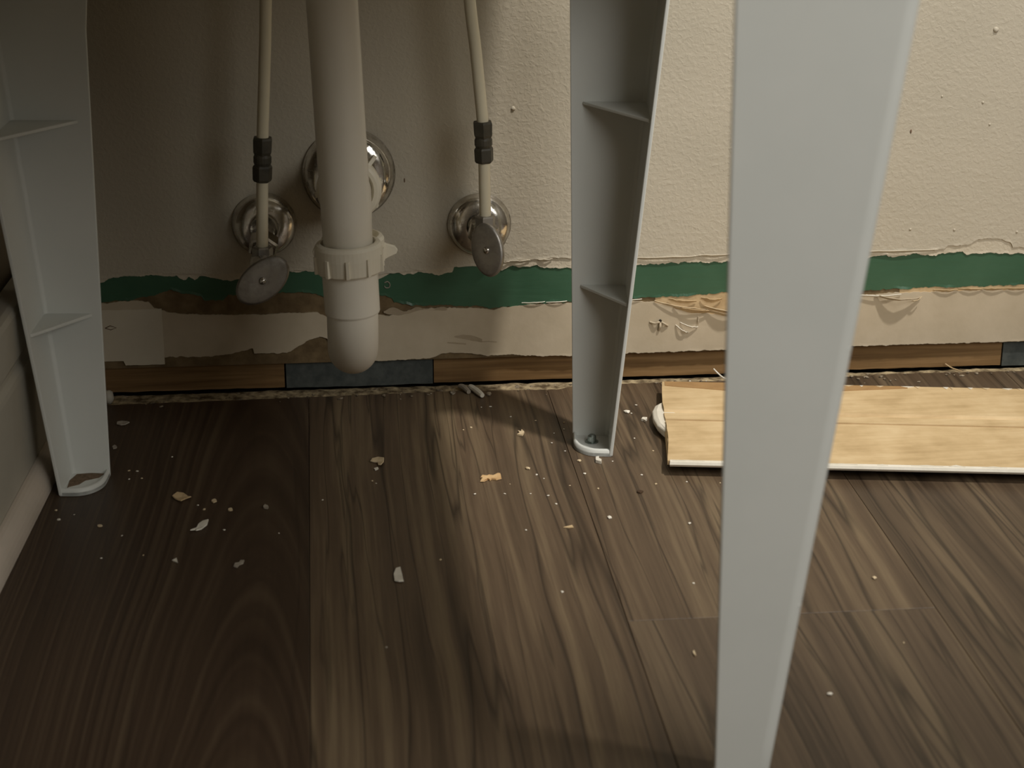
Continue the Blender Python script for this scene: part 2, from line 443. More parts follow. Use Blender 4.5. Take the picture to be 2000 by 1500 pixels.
STRIP_TOP = [(-0.26, 0.083), (-0.1854, 0.0825), (-0.1583, 0.0845), (-0.1465, 0.0832), (-0.1426, 0.0773), (-0.1301, 0.0728), (-0.092, 0.0699), (-0.0577, 0.0689), (-0.0319, 0.07), (-0.0061, 0.0697), (0.0024, 0.0645), (0.024, 0.062), (0.045, 0.066), (0.0545, 0.0648), (0.072, 0.0698), (0.0938, 0.071), (0.1311, 0.0694), (0.142, 0.0677), (0.153, 0.0693), (0.1773, 0.0713), (0.2104, 0.0718), (0.2682, 0.0724), (0.2884, 0.0691), (0.3109, 0.0643), (0.3291, 0.0596), (0.345, 0.0573), (0.374, 0.0639), (0.4056, 0.0676), (0.469, 0.0724), (0.4918, 0.0727), (0.5193, 0.0733), (0.5515, 0.0739), (0.6117, 0.0731), (1.7, 0.073)]
STRIP_BOTTOM = [(-0.26, 0.035), (-0.1888, 0.0337), (-0.177, 0.037), (-0.1621, 0.0365), (-0.1367, 0.0339), (-0.1024, 0.0328), (-0.0851, 0.0341), (-0.0764, 0.0357), (-0.0677, 0.0377), (-0.0616, 0.0393), (-0.0609, 0.0347), (-0.0332, 0.0343), (-0.0222, 0.0404), (-0.0133, 0.0457), (-0.0046, 0.0482), (0.0019, 0.0461), (0.005, 0.0331), (0.0101, 0.0274), (0.0231, 0.0251), (0.045, 0.0244), (0.089, 0.0258), (0.1023, 0.0301), (0.1243, 0.0294), (0.1376, 0.0262), (0.1598, 0.0273), (0.1776, 0.0249), (0.2111, 0.0243), (0.2695, 0.0248), (0.3463, 0.0252), (0.4722, 0.0251), (0.6163, 0.0251), (1.7, 0.0251)]
fn = lambda pts: (lambda x: interp(pts, x))
XL, XR = -0.30, 1.65
bm = bmesh.new(); box(bm, XL, XR, 0.0024, 0.014, 0.0243, 2.40)
wall = struct(obj('wall_back', bm, M_GLUE))
film('paint_layer', XL, XR, lambda x: 2.40, fn(CRACK_EDGE), 0.0, 0.0025, M_WALL, wall, 0.0009, 1, lip=0.0009)
film('under_paint_layer', XL, XR, lambda x: interp(CRACK_EDGE, x) + 0.004, fn(PAINT_EDGE), 0.0009, 0.0016, M_WALL2, wall, 0.0015, 4, lip=0.0007, step=0.0009)
film('green_paint_band', XL, XR, lambda x: interp(PAINT_EDGE, x) + 0.006, fn(GREEN_BOTTOM), 0.0016, 0.0009, M_GREEN, wall, 0.0013, 9, lip=0.0008, step=0.0009)
film('bare_wall_strip', XL, XR, fn(STRIP_TOP), fn(STRIP_BOTTOM), 0.0010, 0.0015, M_STRIP, wall, 0.0010, 14, lip=0.0003, step=0.0009)
film('primer_patch', -0.26, -0.1362, lambda x: 0.0768, lambda x: 0.0275 + (0.004 if x < -0.17 else 0.0), 0.0004, 0.0012, M_PATCH, wall, 0.0003, 20)
film('bare_paper', 0.284, 0.42, lambda x: interp(GREEN_BOTTOM, x) + 0.002, lambda x: interp(STRIP_TOP, x) - 0.002, 0.0019, 0.0006, M_TAN, wall, 0.0003, 22)
film('bare_paper', 0.50, 0.80, lambda x: interp(GREEN_BOTTOM, x) + 0.002, lambda x: interp(STRIP_TOP, x) - 0.002, 0.0019, 0.0006, M_TAN, wall, 0.0003, 23)
# smeared streaks of bare glue on the strip
film('glue_smear', 0.110, 0.134, lambda x: 0.0452 + 0.0022 * math.sin((x - 0.110) / 0.024 * PI) - (x - 0.11) * 0.13, lambda x: 0.0440 - (x - 0.11) * 0.22, 0.00085, 0.0004, M_SMEAR, wall, 0.0005, 25)
film('glue_smear', 0.104, 0.120, lambda x: 0.0400 - (x - 0.104) * 0.1, lambda x: 0.0388 - (x - 0.104) * 0.12, 0.00085, 0.0004, M_SMEAR, wall, 0.0004, 27)
film('glue_smear', 0.134, 0.147, lambda x: 0.0398 - (x - 0.134) * 0.05, lambda x: 0.0390 - (x - 0.134) * 0.05, 0.00085, 0.0004, M_SMEAR, wall, 0.0003, 29)
film('glue_smear', 0.050, 0.104, lambda x: 0.0705 - 0.0020 * math.sin(x * 300) - abs(x - 0.06) * 0.02, lambda x: 0.0660 + 0.0014 * math.sin(x * 170) + abs(x - 0.055) * 0.08, 0.00085, 0.0004, M_SMEAR, wall, 0.0006, 31)

# little relics on the wall: paint nibs, a pulled nail hole, curls of torn paper
def blob(name, p, r, mat, parent, sq=(1, 0.6, 1)):
    bm = bmesh.new()
    bmesh.ops.create_uvsphere(bm, u_segments=10, v_segments=7, radius=r)
    for v in bm.verts:
        k = 1 + 0.25 * noise.noise(v.co * (1.6 / r) + Vector((p[0] * 90, 0, p[2] * 90)))
        v.co = Vector((v.co.x * sq[0] * k + p[0], v.co.y * sq[1] * k + p[1], v.co.z * sq[2] * k + p[2]))
    return obj(name, bm, mat, parent, smooth=True)
for x, z, r in ((0.1598, 0.2418, 0.0019), (0.5646, 0.3014, 0.0024), (0.5231, 0.246, 0.0010), (0.5592, 0.2402, 0.0011), (0.5668, 0.2212, 0.0010), (0.5047, 0.1306, 0.0011), (0.5439, 0.1292, 0.0012), (0.6, 0.126, 0.0011)):
    blob('paint_nib', (x, 0.0, z), r, M_WALL, wall, (1, 0.7, 1))
blob('paint_nib', (0.0694, -0.0001, 0.1832), 0.0012, M_STAIN, wall, (0.5, 0.3, 1.6))
blob('paint_nib', (0.4985, -0.0001, 0.2165), 0.0014, M_STAIN, wall, (0.6, 0.3, 1.3))
bm = bmesh.new(); lathe(bm, (0.2888, 0.0007, 0.0538), (0, -1, 0), [(0, 0.0013), (0.0008, 0.0013)], 12)
obj('nail_hole', bm, M_BLACK, wall)
bm = bmesh.new()
tube(bm, smooth_path([(0.2795, 0.0008, 0.0530), (0.284, -0.0012, 0.0522), (0.2868, -0.0018, 0.0533), (0.288, 0.0002, 0.0525)]), 0.0009, 8)
tube(bm, smooth_path([(0.2888, 0.0004, 0.0520), (0.2885, -0.0010, 0.0490), (0.2878, 0.0008, 0.0455)]), 0.0011, 8)
tube(bm, smooth_path([(0.2898, 0.0004, 0.0527), (0.2925, -0.0012, 0.0515), (0.2955, 0.0008, 0.0490)]), 0.0009, 8)
obj('nail_hole_burr', bm, M_STRIP, wall, smooth=True)

def ribbon(bm, path, widths, updir, th=0.0005):
    """a bent strip: path of points, half widths, direction across"""
    path = [Vector(p) for p in path]
    a = []
    for p, w, u in zip(path, widths, updir):
        u = Vector(u).normalized()
        a.append((p + u * w, p - u * w))
    vs_ = []
    for i, (p, q) in enumerate(a):
        d = (path[min(i+1, len(path)-1)] - path[max(i-1, 0)]).normalized()
        nrm = d.cross(p - q)
        nrm = nrm.normalized() * th if nrm.length > 1e-9 else Vector((0, th, 0))
        vs_.append([bm.verts.new(x) for x in (p, q, q + nrm, p + nrm)])
    for s_, e_ in zip(vs_, vs_[1:]):
        for k in range(4):
            bm.faces.new((s_[k], s_[(k+1) % 4], e_[(k+1) % 4], e_[k]))
    bm.faces.new(vs_[0][::-1]); bm.faces.new(vs_[-1])

def curl(name, p0, p1, bulge, half, mat, tilt=0.6, k=9, sag=0.0012):
    bm = bmesh.new()
    p0, p1 = Vector(p0), Vector(p1)
    path, ws, ups = [], [], []
    for i in range(k):
        s_ = i / (k - 1)
        p = p0.lerp(p1, s_) + Vector((0, -bulge * math.sin(PI * s_), -sag * math.sin(PI * s_)))
        p.z += 0.0006 * noise.noise(Vector((p.x * 400, 1, s_ * 4)))
        path.append(p); ws.append(half * (0.35 + 0.65 * math.sin(PI * min(0.97, 0.03 + s_))) * (1 + 0.4 * noise.noise(Vector((p.x * 300, 5, 2)))))
        ups.append((0.1, -tilt, 1 - 0.3 * s_))
    ribbon(bm, path, ws, ups)
    return obj(name, bm, mat, wall)

curl('torn_paper', (0.2830, 0.0004, 0.0722), (0.3300, -0.0004, 0.0632), 0.0020, 0.0013, M_PALETAN)
curl('torn_paper', (0.3000, 0.0002, 0.0668), (0.3320, -0.0010, 0.0620), 0.0026, 0.0024, M_TAN)
curl('torn_paper', (0.3270, -0.0004, 0.0665), (0.3650, -0.0002, 0.0600), 0.0040, 0.0026, M_PALETAN, 1.2)
curl('torn_paper', (0.3280, 0.0000, 0.0628), (0.3700, 0.0000, 0.0560), 0.0030, 0.0020, M_PALETAN, 0.9)
curl('torn_paper', (0.2955, 0.0006, 0.0738), (0.3200, 0.0006, 0.0712), 0.0016, 0.0016, M_TAN)
curl('torn_paper', (0.3240, 0.0006, 0.0735), (0.3420, 0.0006, 0.0725), 0.0022, 0.0022, M_TAN)
curl('torn_paper', (0.3025, 0.0006, 0.0498), (0.3140, 0.0004, 0.0428), 0.0022, 0.0010, M_WHITE, 1.2)
curl('torn_paper', (0.3065, 0.0006, 0.0522), (0.3220, 0.0004, 0.0478), 0.0026, 0.0012, M_WHITE, 1.2)
curl('torn_paper', (0.3220, 0.0006, 0.0490), (0.3215, 0.0004, 0.0570), 0.0012, 0.0008, M_STRIP, 1.0)
curl('torn_paper', (0.4560, 0.0006, 0.0735), (0.5010, 0.0000, 0.0722), 0.0018, 0.0009, M_WHITE, 0.9)
curl('torn_paper', (0.4780, 0.0006, 0.0722), (0.5190, 0.0004, 0.0690), 0.0065, 0.0028, M_STRIP, 1.6)
curl('torn_paper', (0.5100, -0.0030, 0.0668), (0.5186, -0.0030, 0.0708), 0.0008, 0.0008, M_PALETAN, 1.2)
for x in (0.540, 0.562, 0.583, 0.604, 0.625, 0.66):
    curl('torn_paper', (x - 0.010, 0.0006, 0.0752 + 0.001 * nz(x, 90)), (x + 0.012, 0.0004, 0.0750), 0.0012, 0.0012, M_TAN, sag=0.0003)
for x, w in ((0.178, 0.010), (0.198, 0.009), (0.224, 0.012), (0.262, 0.010)):
    curl('torn_paper', (x - w, 0.0008, 0.0735), (x + w, 0.0006, 0.0742), 0.0010, 0.0006, M_WHITE, sag=0.0001)
for x, w, z in ((0.152, 0.006, 0.1105), (0.166, 0.009, 0.1112), (0.188, 0.006, 0.1118), (0.290, 0.028, 0.1112), (0.334, 0.014, 0.1122), (0.500, 0.030, 0.1118)):
    curl('paint_lip', (x - w, 0.0000, z), (x + w, 0.0000, z + 0.0006), 0.0010, 0.0009, M_WALL2, 0.9, sag=0.0002)
# faint letter-like white scuff on the green band
bm = bmesh.new()
tube(bm, smooth_path([(0.0512, 0.0012, 0.0945), (0.0538, 0.0012, 0.0953), (0.0557, 0.0012, 0.0930), (0.0549, 0.0012, 0.0902), (0.0522, 0.0012, 0.0900), (0.0510, 0.0012, 0.0916)]), 0.0005, 6)
obj('white_scuff', bm, M_GREYCHIP, wall)
# pencilled diamond mark near the left end of the strip
bm = bmesh.new()
tube(bm, [(-0.1838, 0.00035, 0.0612), (-0.1795, 0.00035, 0.0632), (-0.1745, 0.00035, 0.0612), (-0.1792, 0.00035, 0.0596), (-0.1838, 0.00035, 0.0612)], 0.0004, 5)
obj('pencil_mark', bm, M_STAIN, wall)

# the timber sole plate seen through the gap under the wall board
def sole(x0, x1, yf, z0, z1, mat, name):
    bm = bmesh.new()
    n = max(2, int((x1 - x0) / 0.008))
    a = []
    for i in range(n + 1):
        x = x0 + (x1 - x0) * i / n
        y = yf + 0.0005 * nz(x, 70, 8)
        zb = z0 + 0.0006 * nz(x, 90, 9)
        a.append([bm.verts.new(p) for p in ((x, y, zb), (x, y, z1), (x, yf + 0.03, z1), (x, yf + 0.03, zb))])
    for s_, e_ in zip(a, a[1:]):
        for k in range(4): bm.faces.new((s_[k], e_[k], e_[(k+1) % 4], s_[(k+1) % 4]))
    bm.faces.new(a[0][::-1]); bm.faces.new(a[-1])
    return obj(name, bm, mat, wall)
sole(XL, -0.0360, 0.0065, 0.0012, 0.0240, M_TIMBER, 'sole_plate')
sole(-0.0345, 0.0915, 0.0055, 0.0008, 0.0240, M_SLATE, 'tape_wrapped_block')
sole(0.0925, 0.5990, 0.0065, 0.0012, 0.0240, M_TIMBER, 'sole_plate')
sole(0.6000, 0.78, 0.0055, 0.0008, 0.0240, M_SLATE, 'tape_wrapped_block')
sole(0.7810, XR, 0.0065, 0.0012, 0.0240, M_TIMBER, 'sole_plate')
bm = bmesh.new(); box(bm, XL, XR, 0.045, 0.06, -0.006, 2.4)
obj('wall_backing', bm, M_TIMBER, wall)

# ------------------------------------------------------------------ the rest of the small room, behind and beside the camera
def shell(name, *b):
    bm = bmesh.new(); box(bm, *b)
    return struct(obj(name, bm, M_ROOM))
shell('wall_right', 1.60, 1.65, -2.30, 0.0, 0.0, 2.42)
shell('wall_front', -0.45, 1.60, -2.35, -2.25, 0.0, 2.42)
shell('ceiling', -0.45, 1.65, -2.35, 0.06, 2.42, 2.47)

# ------------------------------------------------------------------ left wall, baseboard and shoe moulding
def shoe_x(y): return -0.2065 + (y + 0.178) * 0.07
Y0, Y1 = -2.25, 0.0
def run(name, prof, mat, parent=None, y1=0.0, bevel=0.0):
    """sweep a profile (offset behind the shoe front, z) along the left wall"""
    bm = bmesh.new()
    rings(bm, [[(shoe_x(y) - o, y, z) for o, z in prof] for y in (Y0, y1)])
    return obj(name, bm, mat, parent, bevel=bevel)
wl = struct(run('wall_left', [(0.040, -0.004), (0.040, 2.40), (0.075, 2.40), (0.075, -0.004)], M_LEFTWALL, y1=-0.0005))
bb = struct(run('baseboard_left', [(0.0133, 0.0005), (0.0133, 0.092), (0.0140, 0.096), (0.0170, 0.0995), (0.0172, 0.103), (0.0150, 0.107), (0.0146, 0.139), (0.0160, 0.1435), (0.0200, 0.1450), (0.0330, 0.1450), (0.0330, 0.0005)], M_TRIM, y1=-0.001))
arc = [(0.0130 - 0.0130 * math.cos(a), 0.0005 + 0.0190 * math.sin(a)) for a in [i * PI / 16 for i in range(9)]]
tr = struct(run('trim_1', arc + [(0.0130, 0.0005)], M_SHOE, y1=-0.003))

# ------------------------------------------------------------------ laundry tub
tub = empty('laundry_tub', (0.02, -0.385, 0.0), 'white plastic laundry tub on four tapered angled legs', 'laundry tub')
W0, SO, TW, D0, TD, T = 0.031, 0.100, 0.116, 0.041, 0.118, 0.0028
LEG_TOP = 0.47

def leg(cx, cy, sx, sy, rot, screw, label, SO=0.100, TW=0.116, W0=0.031, straight=1.0):
    rot = math.radians(rot)
    ca, sa = math.cos(rot), math.sin(rot)
    def P(u, v, z):
        lean = SO * min(z, straight) - (0.0 if z < 0.375 or sy < 0 else (z - 0.375) * 0.45)   # leans out, then tucks into its socket
        x, y = sx * (lean - u), sy * (lean - v)
        return (cx + x * ca - y * sa, cy + x * sa + y * ca, z)
    def dims(z): return W0 + TW * z, D0 + TD * z
    bm = bmesh.new()
    rs = []
    for i in range(13):
        z = 0.0005 + (0.375 - 0.0005) * i / 9 if i < 10 else 0.375 + (LEG_TOP - 0.375) * (i - 9) / 3
        w, d = dims(z)
        r = 0.0085
        arc_ = [(r - r * math.sin(a), r - r * math.cos(a)) for a in [k * PI / 8 for k in range(5)]]
        ri = 0.003
        arci = [(T + ri - ri * math.cos(a), T + ri - ri * math.sin(a)) for a in [k * PI / 6 for k in range(4)]]
        if i == 0:   # the free edges curve in towards the foot
            w2, d2 = w - 0.0, d - 0.0
        sec = [(w, 0.0)] + arc_ + [(0.0, d), (T, d)] + arci + [(w, T)]
        rs.append([P(u, v, z) for u, v in sec])
    rings(bm, rs)
    bm.faces.ensure_lookup_table()
    for k, f in enumerate(bm.faces):      # only the rounded corners shade smoothly
        if k < 12 * 13 and k % 13 in (1, 2, 3, 4, 8, 9, 10): f.smooth = True
    lg = obj('leg', bm, M_PLASTIC, tub, bevel=0.0007)
    if label: lg['label'] = label
    # stiffening gussets
    for zg, fu, fv in ((0.268, 0.84, 0.93), (0.125, 0.84, 0.93)):
        w, d = dims(zg)
        bm = bmesh.new()
        tri = [(T * 0.7, T * 0.7), (w * fu, T * 0.7), (w * fu, T + 0.0012), (T + 0.0012, d * fv), (T * 0.7, d * fv)]
        rings(bm, [[P(u, v, zg - 0.0012) for u, v in tri], [P(u, v, zg + 0.0012) for u, v in tri]])
        obj('gusset', bm, M_PLASTIC, lg, bevel=0.0005)
    # foot plate with a rounded free corner and a raised lip
    w, d = dims(0.0)
    bm = bmesh.new()
    rx, ry = w * 0.62, d * 0.60
    curve = [(w - rx + rx * math.cos(a), d - ry + ry * math.sin(a)) for a in [k * PI / 16 for k in range(9)]]
    outl = [(0.001, 0.001), (w, 0.001)] + curve + [(0.001, d)]
    rings(bm, [[P(u, v, 0.0004) for u, v in outl], [P(u, v, 0.0030) for u, v in outl]])
    fp = obj('foot_plate', bm, M_PLASTIC, lg)
    bm = bmesh.new()
    lipc = [(w, 0.002)] + curve + [(0.001, d)]
    inn = [(u - 0.0026 * (1 if k < 6 else 0.5 + 0 * k), v - 0.0026 * (0 if k == 0 else 1)) for k, (u, v) in enumerate(lipc)]
    cols = []
    for (u, v), (a, b) in zip(lipc, inn):
        a = max(a, 0.001)
        cols.append([P(u, v, 0.0006), P(u, v, 0.0052), P(u * 0.5 + a * 0.5, v * 0.5 + b * 0.5, 0.0062), P(a, b, 0.0050), P(a, b, 0.0026)])
    rings(bm, cols, closed=False, cap=False)
    obj('foot_lip', bm, M_PLASTIC, lg, smooth=True)
    if screw == 'screw':
        bm = bmesh.new()
        p = P(w * 0.52, d * 0.42, 0.003)
        lathe(bm, p, (0, 0, 1), [(0, 0.0052), (0.0008, 0.0054), (0.0012, 0.0036), (0.0012, 0.0036), (0.0052, 0.0034), (0.0064, 0.0022), (0.0066, 0.0)], 14)
        s_ = obj('foot_screw', bm, M_SCREW, lg, smooth=False)
        s_['label'] = 'small greenish zinc foot screw'
    if screw == 'dirt':
        bm = bmesh.new()
        k = [(T + 0.002, d * 0.80), (T + 0.001, d * 0.45), (T + 0.004, T + 0.003), (w * 0.55, T + 0.001), (w * 0.88, T + 0.002), (w * 0.80, d * 0.30), (w * 0.5, d * 0.44), (w * 0.40, d * 0.62), (w * 0.18, d * 0.74)]
        rings(bm, [[P(u, v, 0.0028) for u, v in k], [P(u, v, 0.0034) for u, v in k]])
        obj('foot_dirt', bm, M_STAIN, lg)
    return lg

leg(0.2265, -0.133, 1, 1, -7, 'screw', None, 0.092, 0.112)
leg(-0.1975, -0.172, -1, 1, -5, 'dirt', None, 0.118, 0.112, 0.031, 0.34)
leg(0.2283, -0.675, 1, -1, 0, None, None, 0.092, 0.130, 0.0285)
leg(-0.2050, -0.675, -1, -1, 0, None, None)

# basin: tapered box with a hollow and a turned-out rim, above the picture's top edge
def rrect(x0, x1, y0, y1, r, z, n=5):
    pts = []
    for cx, cy, a0 in ((x1 - r, y1 - r, 0), (x0 + r, y1 - r, PI/2), (x0 + r, y0 + r, PI), (x1 - r, y0 + r, 1.5*PI)):
        for k in range(n + 1):
            a = a0 + k * PI / 2 / n
            pts.append((cx + r * math.cos(a), cy + r * math.sin(a), z))
    return pts
bm = bmesh.new()
bx0, bx1, by0, by1 = -0.228, 0.275, -0.715, -0.130
prof = [(-0.002, 0.462, 0.03), (0.0, 0.47, 0.03), (0.034, 0.84, 0.03), (0.040, 0.845, 0.03), (0.040, 0.868, 0.03), (0.010, 0.868, 0.04), (0.004, 0.84, 0.04), (-0.035, 0.50, 0.045), (-0.08, 0.475, 0.03)]
rs = []
for o_, z, r in prof:
    ol = min(o_, 0.004)
    rs.append(rrect(bx0 - ol, bx1 + o_, by0 - o_, by1 + min(o_, 0.008), r, z))
rings(bm, rs)
obj('basin', bm, M_PLASTIC, tub)

# ------------------------------------------------------------------ drain trap
drain = empty('drain_trap', (0.0205, -0.16, 0.0742), 'white plastic sink drain pipe with U-bend trap and chrome wall plate', 'drain pipe')
def axis(z): return Vector((0.0205 - (z - 0.135) * 0.0385, -0.200, z))
bm = bmesh.new()
tube(bm, [axis(0.158 + (0.463 - 0.158) * i / 6) for i in range(7)], 0.0181, 40)
obj('tailpiece', bm, M_PVC, drain, smooth=True)
bm = bmesh.new()
ZC, RB = 0.135, 0.042
path = [axis(0.150), axis(0.142)]
for i in range(25):
    a = PI * i / 24
    path.append(Vector((0.0205, -0.200 + RB - RB * math.cos(a), ZC - RB * math.sin(a))))
path += [Vector((0.0205, -0.116, 0.145)), Vector((0.0205, -0.116, 0.158))]
tube(bm, path, 0.0189, 40)
bend = obj('trap_bend', bm, M_PVC, drain, smooth=True)
dz = (axis(0.17) - axis(0.13)).normalized()
bm = bmesh.new()
lathe(bm, axis(0.1335), dz, [(0, 0.0185), (0.0004, 0.0199), (0.0015, 0.0203), (0.018, 0.0204), (0.037, 0.0206), (0.038, 0.0195)], 110)
obj('trap_hub', bm, M_PVC, bend, smooth=False)
def slip_nut(p, d, rin, rout, h, n_lug, phase, name='slip_nut'):
    bm = bmesh.new()
    lathe(bm, p, d, [(0, rin), (0, rout * 0.93), (0.0012, rout * 0.97), (h * 0.55, rout), (h - 0.003, rout * 0.99), (h - 0.0008, rout * 0.93), (h, rout * 0.86), (h, rin + 0.0018), (h - 0.004, rin)], 48)
    u, v = frame(d); d = Vector(d).normalized(); p = Vector(p)
    for k in range(n_lug):
        a = phase + 2 * PI * k / n_lug
        e = u * math.cos(a) + v * math.sin(a); s_ = d.cross(e)
        q = [(rout * 0.93, -0.0016), (rout + 0.0013, -0.0011), (rout + 0.0013, 0.0011), (rout * 0.93, 0.0016)]
        rings(bm, [[p + d * z_ + e * a_ + s_ * b_ for a_, b_ in q] for z_ in (0.001, h * 0.62)])
    return obj(name, bm, M_NUT, drain)
def wing(p, d, a, rout, ln, hw, z0):
    u, v = frame(d); d = Vector(d).normalized(); p = Vector(p)
    e = u * math.cos(a) + v * math.sin(a); s_ = d.cross(e)
    bm = bmesh.new()
    prof_ = [(-hw * 1.5, -0.001), (-hw, ln * 0.3), (-hw * 0.4, ln * 0.9), (hw * 0.2, ln), (hw * 0.8, ln * 0.8), (hw * 1.2, ln * 0.25), (hw * 1.5, -0.001)]
    rings(bm, [[p + d * (z0 + b) + e * (rout * 0.96 + r_) + s_ * t_ for b, r_ in prof_] for t_ in (-0.0017, 0.0017)])
    return obj('nut_wing', bm, M_NUT, drain, bevel=0.0005)
slip_nut(axis(0.1655), dz, 0.0184, 0.0250, 0.0225, 10, 0.25)
slip_nut((0.0235, -0.116, 0.1500), (0, 0, 1), 0.0184, 0.0245, 0.020, 8, 0.4)
wing((0.0235, -0.116, 0.1500), (0, 0, 1), PI, 0.0245, 0.011, 0.005, 0.006)
wing((0.0235, -0.116, 0.1500), (0, 0, 1), 0.0, 0.0245, 0.008, 0.005, 0.006)
bm = bmesh.new()
path = [Vector((0.0205, -0.116, 0.158))]
for i in range(13):
    a = PI / 2 * i / 12
    path.append(Vector((0.0205 + 0.001 * i / 12, -0.116 + 0.028 - 0.028 * math.cos(a), 0.162 + 0.028 * math.sin(a))))
path += [Vector((0.0222, -0.05, 0.190)), Vector((0.0234, 0.004, 0.190))]
tube(bm, path, 0.0178, 36)
obj('trap_arm', bm, M_PVC, drain, smooth=True)
slip_nut((0.0225, -0.042, 0.190), (0, -1, 0), 0.0180, 0.0262, 0.018, 8, 0.2)
wing((0.0225, -0.042, 0.190), (0, -1, 0), PI / 2 + 2.45, 0.0262, 0.009, 0.0045, 0.008)
wing((0.0225, -0.042, 0.190), (0, -1, 0), PI / 2 - 0.75, 0.0262, 0.009, 0.0045, 0.008)

def escutcheon(p, R_, rin, depth, parent, seed):
    bm = bmesh.new()
    prof_ = [(0.0002, R_ * 0.985), (0.0006, R_), (0.0022, R_ * 1.0), (0.0030, R_ * 0.965)]
    for i in range(1, 10):
        s_ = i / 9
        prof_.append((0.003 + (depth - 0.003) * math.sin(s_ * PI / 2), rin + (R_ * 0.965 - rin) * math.cos(s_ * PI / 2) ** 0.8 if s_ < 1 else rin + 0.002))
    prof_.append((depth - 0.001, rin))
    lathe(bm, p, (0, -1, 0), prof_, 48)
    for v in bm.verts:      # years of knocks
        k = noise.noise(v.co * 60 + Vector((seed, 0, 0)))
        if v.co.y < -0.004: v.co.y += 0.0012 * k
    return obj('escutcheon', bm, M_CHROME, parent, smooth=True)
escutcheon((0.0234, 0.0, 0.190), 0.0385, 0.0185, 0.017, drain, 2.0)

# ------------------------------------------------------------------ shut-off valves
def hexnut(bm, p, d, r, h, ph=0.0):
    lathe(bm, p, d, [(0, r * 0.86), (h * 0.12, r), (h * 0.88, r), (h, r * 0.86)], 6, ph)

def valve(wx, wz, bx, by, bz, handle_c, ang, yaw, tiltx, la, lb, top_z, label):
    root = empty('shutoff_valve', (wx, 0.0, wz), label, 'valve', 'shut-off valves under the tub')
    escutcheon((wx, 0.0, wz), 0.0268, 0.0088, 0.013, root, wx * 50)
    bm = bmesh.new()
    tube(bm, [(wx, 0.002, wz), ((wx + bx) / 2, by * 0.5, (wz + bz) / 2), (bx, by, bz)], 0.0080, 20)
    obj('wall_stub', bm, M_CHROME, root, smooth=True)
    d = (Vector((bx, by, bz)) - Vector((wx, 0, wz))).normalized()
    bm = bmesh.new(); hexnut(bm, Vector((wx, 0, wz)) + d * 0.022, d, 0.0128, 0.013, 0.3)
    obj('inlet_nut', bm, M_CHROME, root)
    hc = Vector(handle_c)
    body0 = Vector((bx, by + 0.010, bz))
    axis_ = (hc - Vector((bx, by, bz))).normalized()
    bm = bmesh.new()
    lathe(bm, Vector((bx, by, bz)) - axis_ * 0.012, axis_, [(0, 0.006), (0.001, 0.0098), (0.010, 0.0112), (0.020, 0.0104), (0.024, 0.0082), (0.032, 0.0078), (0.036, 0.0060)], 28)
    obj('valve_body', bm, M_CHROME, root, smooth=True)
    bm = bmesh.new()
    lathe(bm, (bx, by, bz + 0.004), (0, 0, 1), [(0, 0.0072), (top_z - bz - 0.012, 0.0070)], 20)
    hexnut(bm, (bx, by, top_z - 0.010), (0, 0, 1), 0.0084, 0.0095, 0.2)
    obj('outlet_nut', bm, M_STEEL, root)
    L_ = (hc - Vector((bx, by, bz))).length
    bm = bmesh.new()
    lathe(bm, Vector((bx, by, bz)) + axis_ * 0.018, axis_, [(0, 0.0042), (L_ - 0.018, 0.0038)], 14)
    obj('stem', bm, M_BRASS, root, smooth=True)
    # oval handle
    bm = bmesh.new()
    n = 40
    rs = []
    for t_, k in ((0.0036, 0.55), (0.0030, 0.86), (0.0012, 0.985), (-0.0008, 1.0), (-0.0022, 0.97), (-0.0030, 0.88), (-0.0028, 0.45), (-0.0026, 0.12)):
        rs.append([(la * k * math.cos(2*PI*i/n), t_, lb * k * math.sin(2*PI*i/n)) for i in range(n)])
    rings(bm, rs)
    R = Matrix.Translation(hc) @ Matrix.Rotation(math.radians(yaw), 4, 'Z') @ Matrix.Rotation(math.radians(tiltx), 4, 'X') @ Matrix.Rotation(-math.radians(ang), 4, 'Y')
    for v in bm.verts: v.co = R @ v.co
    h = obj('handle', bm, M_STEEL, root, smooth=True)
    bm = bmesh.new()
    nrm = (R.to_3x3() @ Vector((0, -1, 0))).normalized()
    lathe(bm, hc + nrm * 0.0022, nrm, [(0, 0.0030), (0.0010, 0.0030), (0.0022, 0.0022), (0.0026, 0.0)], 14)
    obj('handle_screw', bm, M_CHROME, h, smooth=True)
    return root

valve(-0.0477, 0.1486, -0.0485, -0.050, 0.1280, (-0.0481, -0.0850, 0.1251), 38, 0, -12, 0.0245, 0.0152, 0.1440, 'chrome shut-off valve left of the drain pipe with slanted oval handle')
valve(0.1316, 0.1444, 0.1324, -0.050, 0.1455, (0.1313, -0.0850, 0.1459), 103, -34, -6, 0.0218, 0.0142, 0.1655, 'chrome shut-off valve right of the drain pipe with upright oval handle')

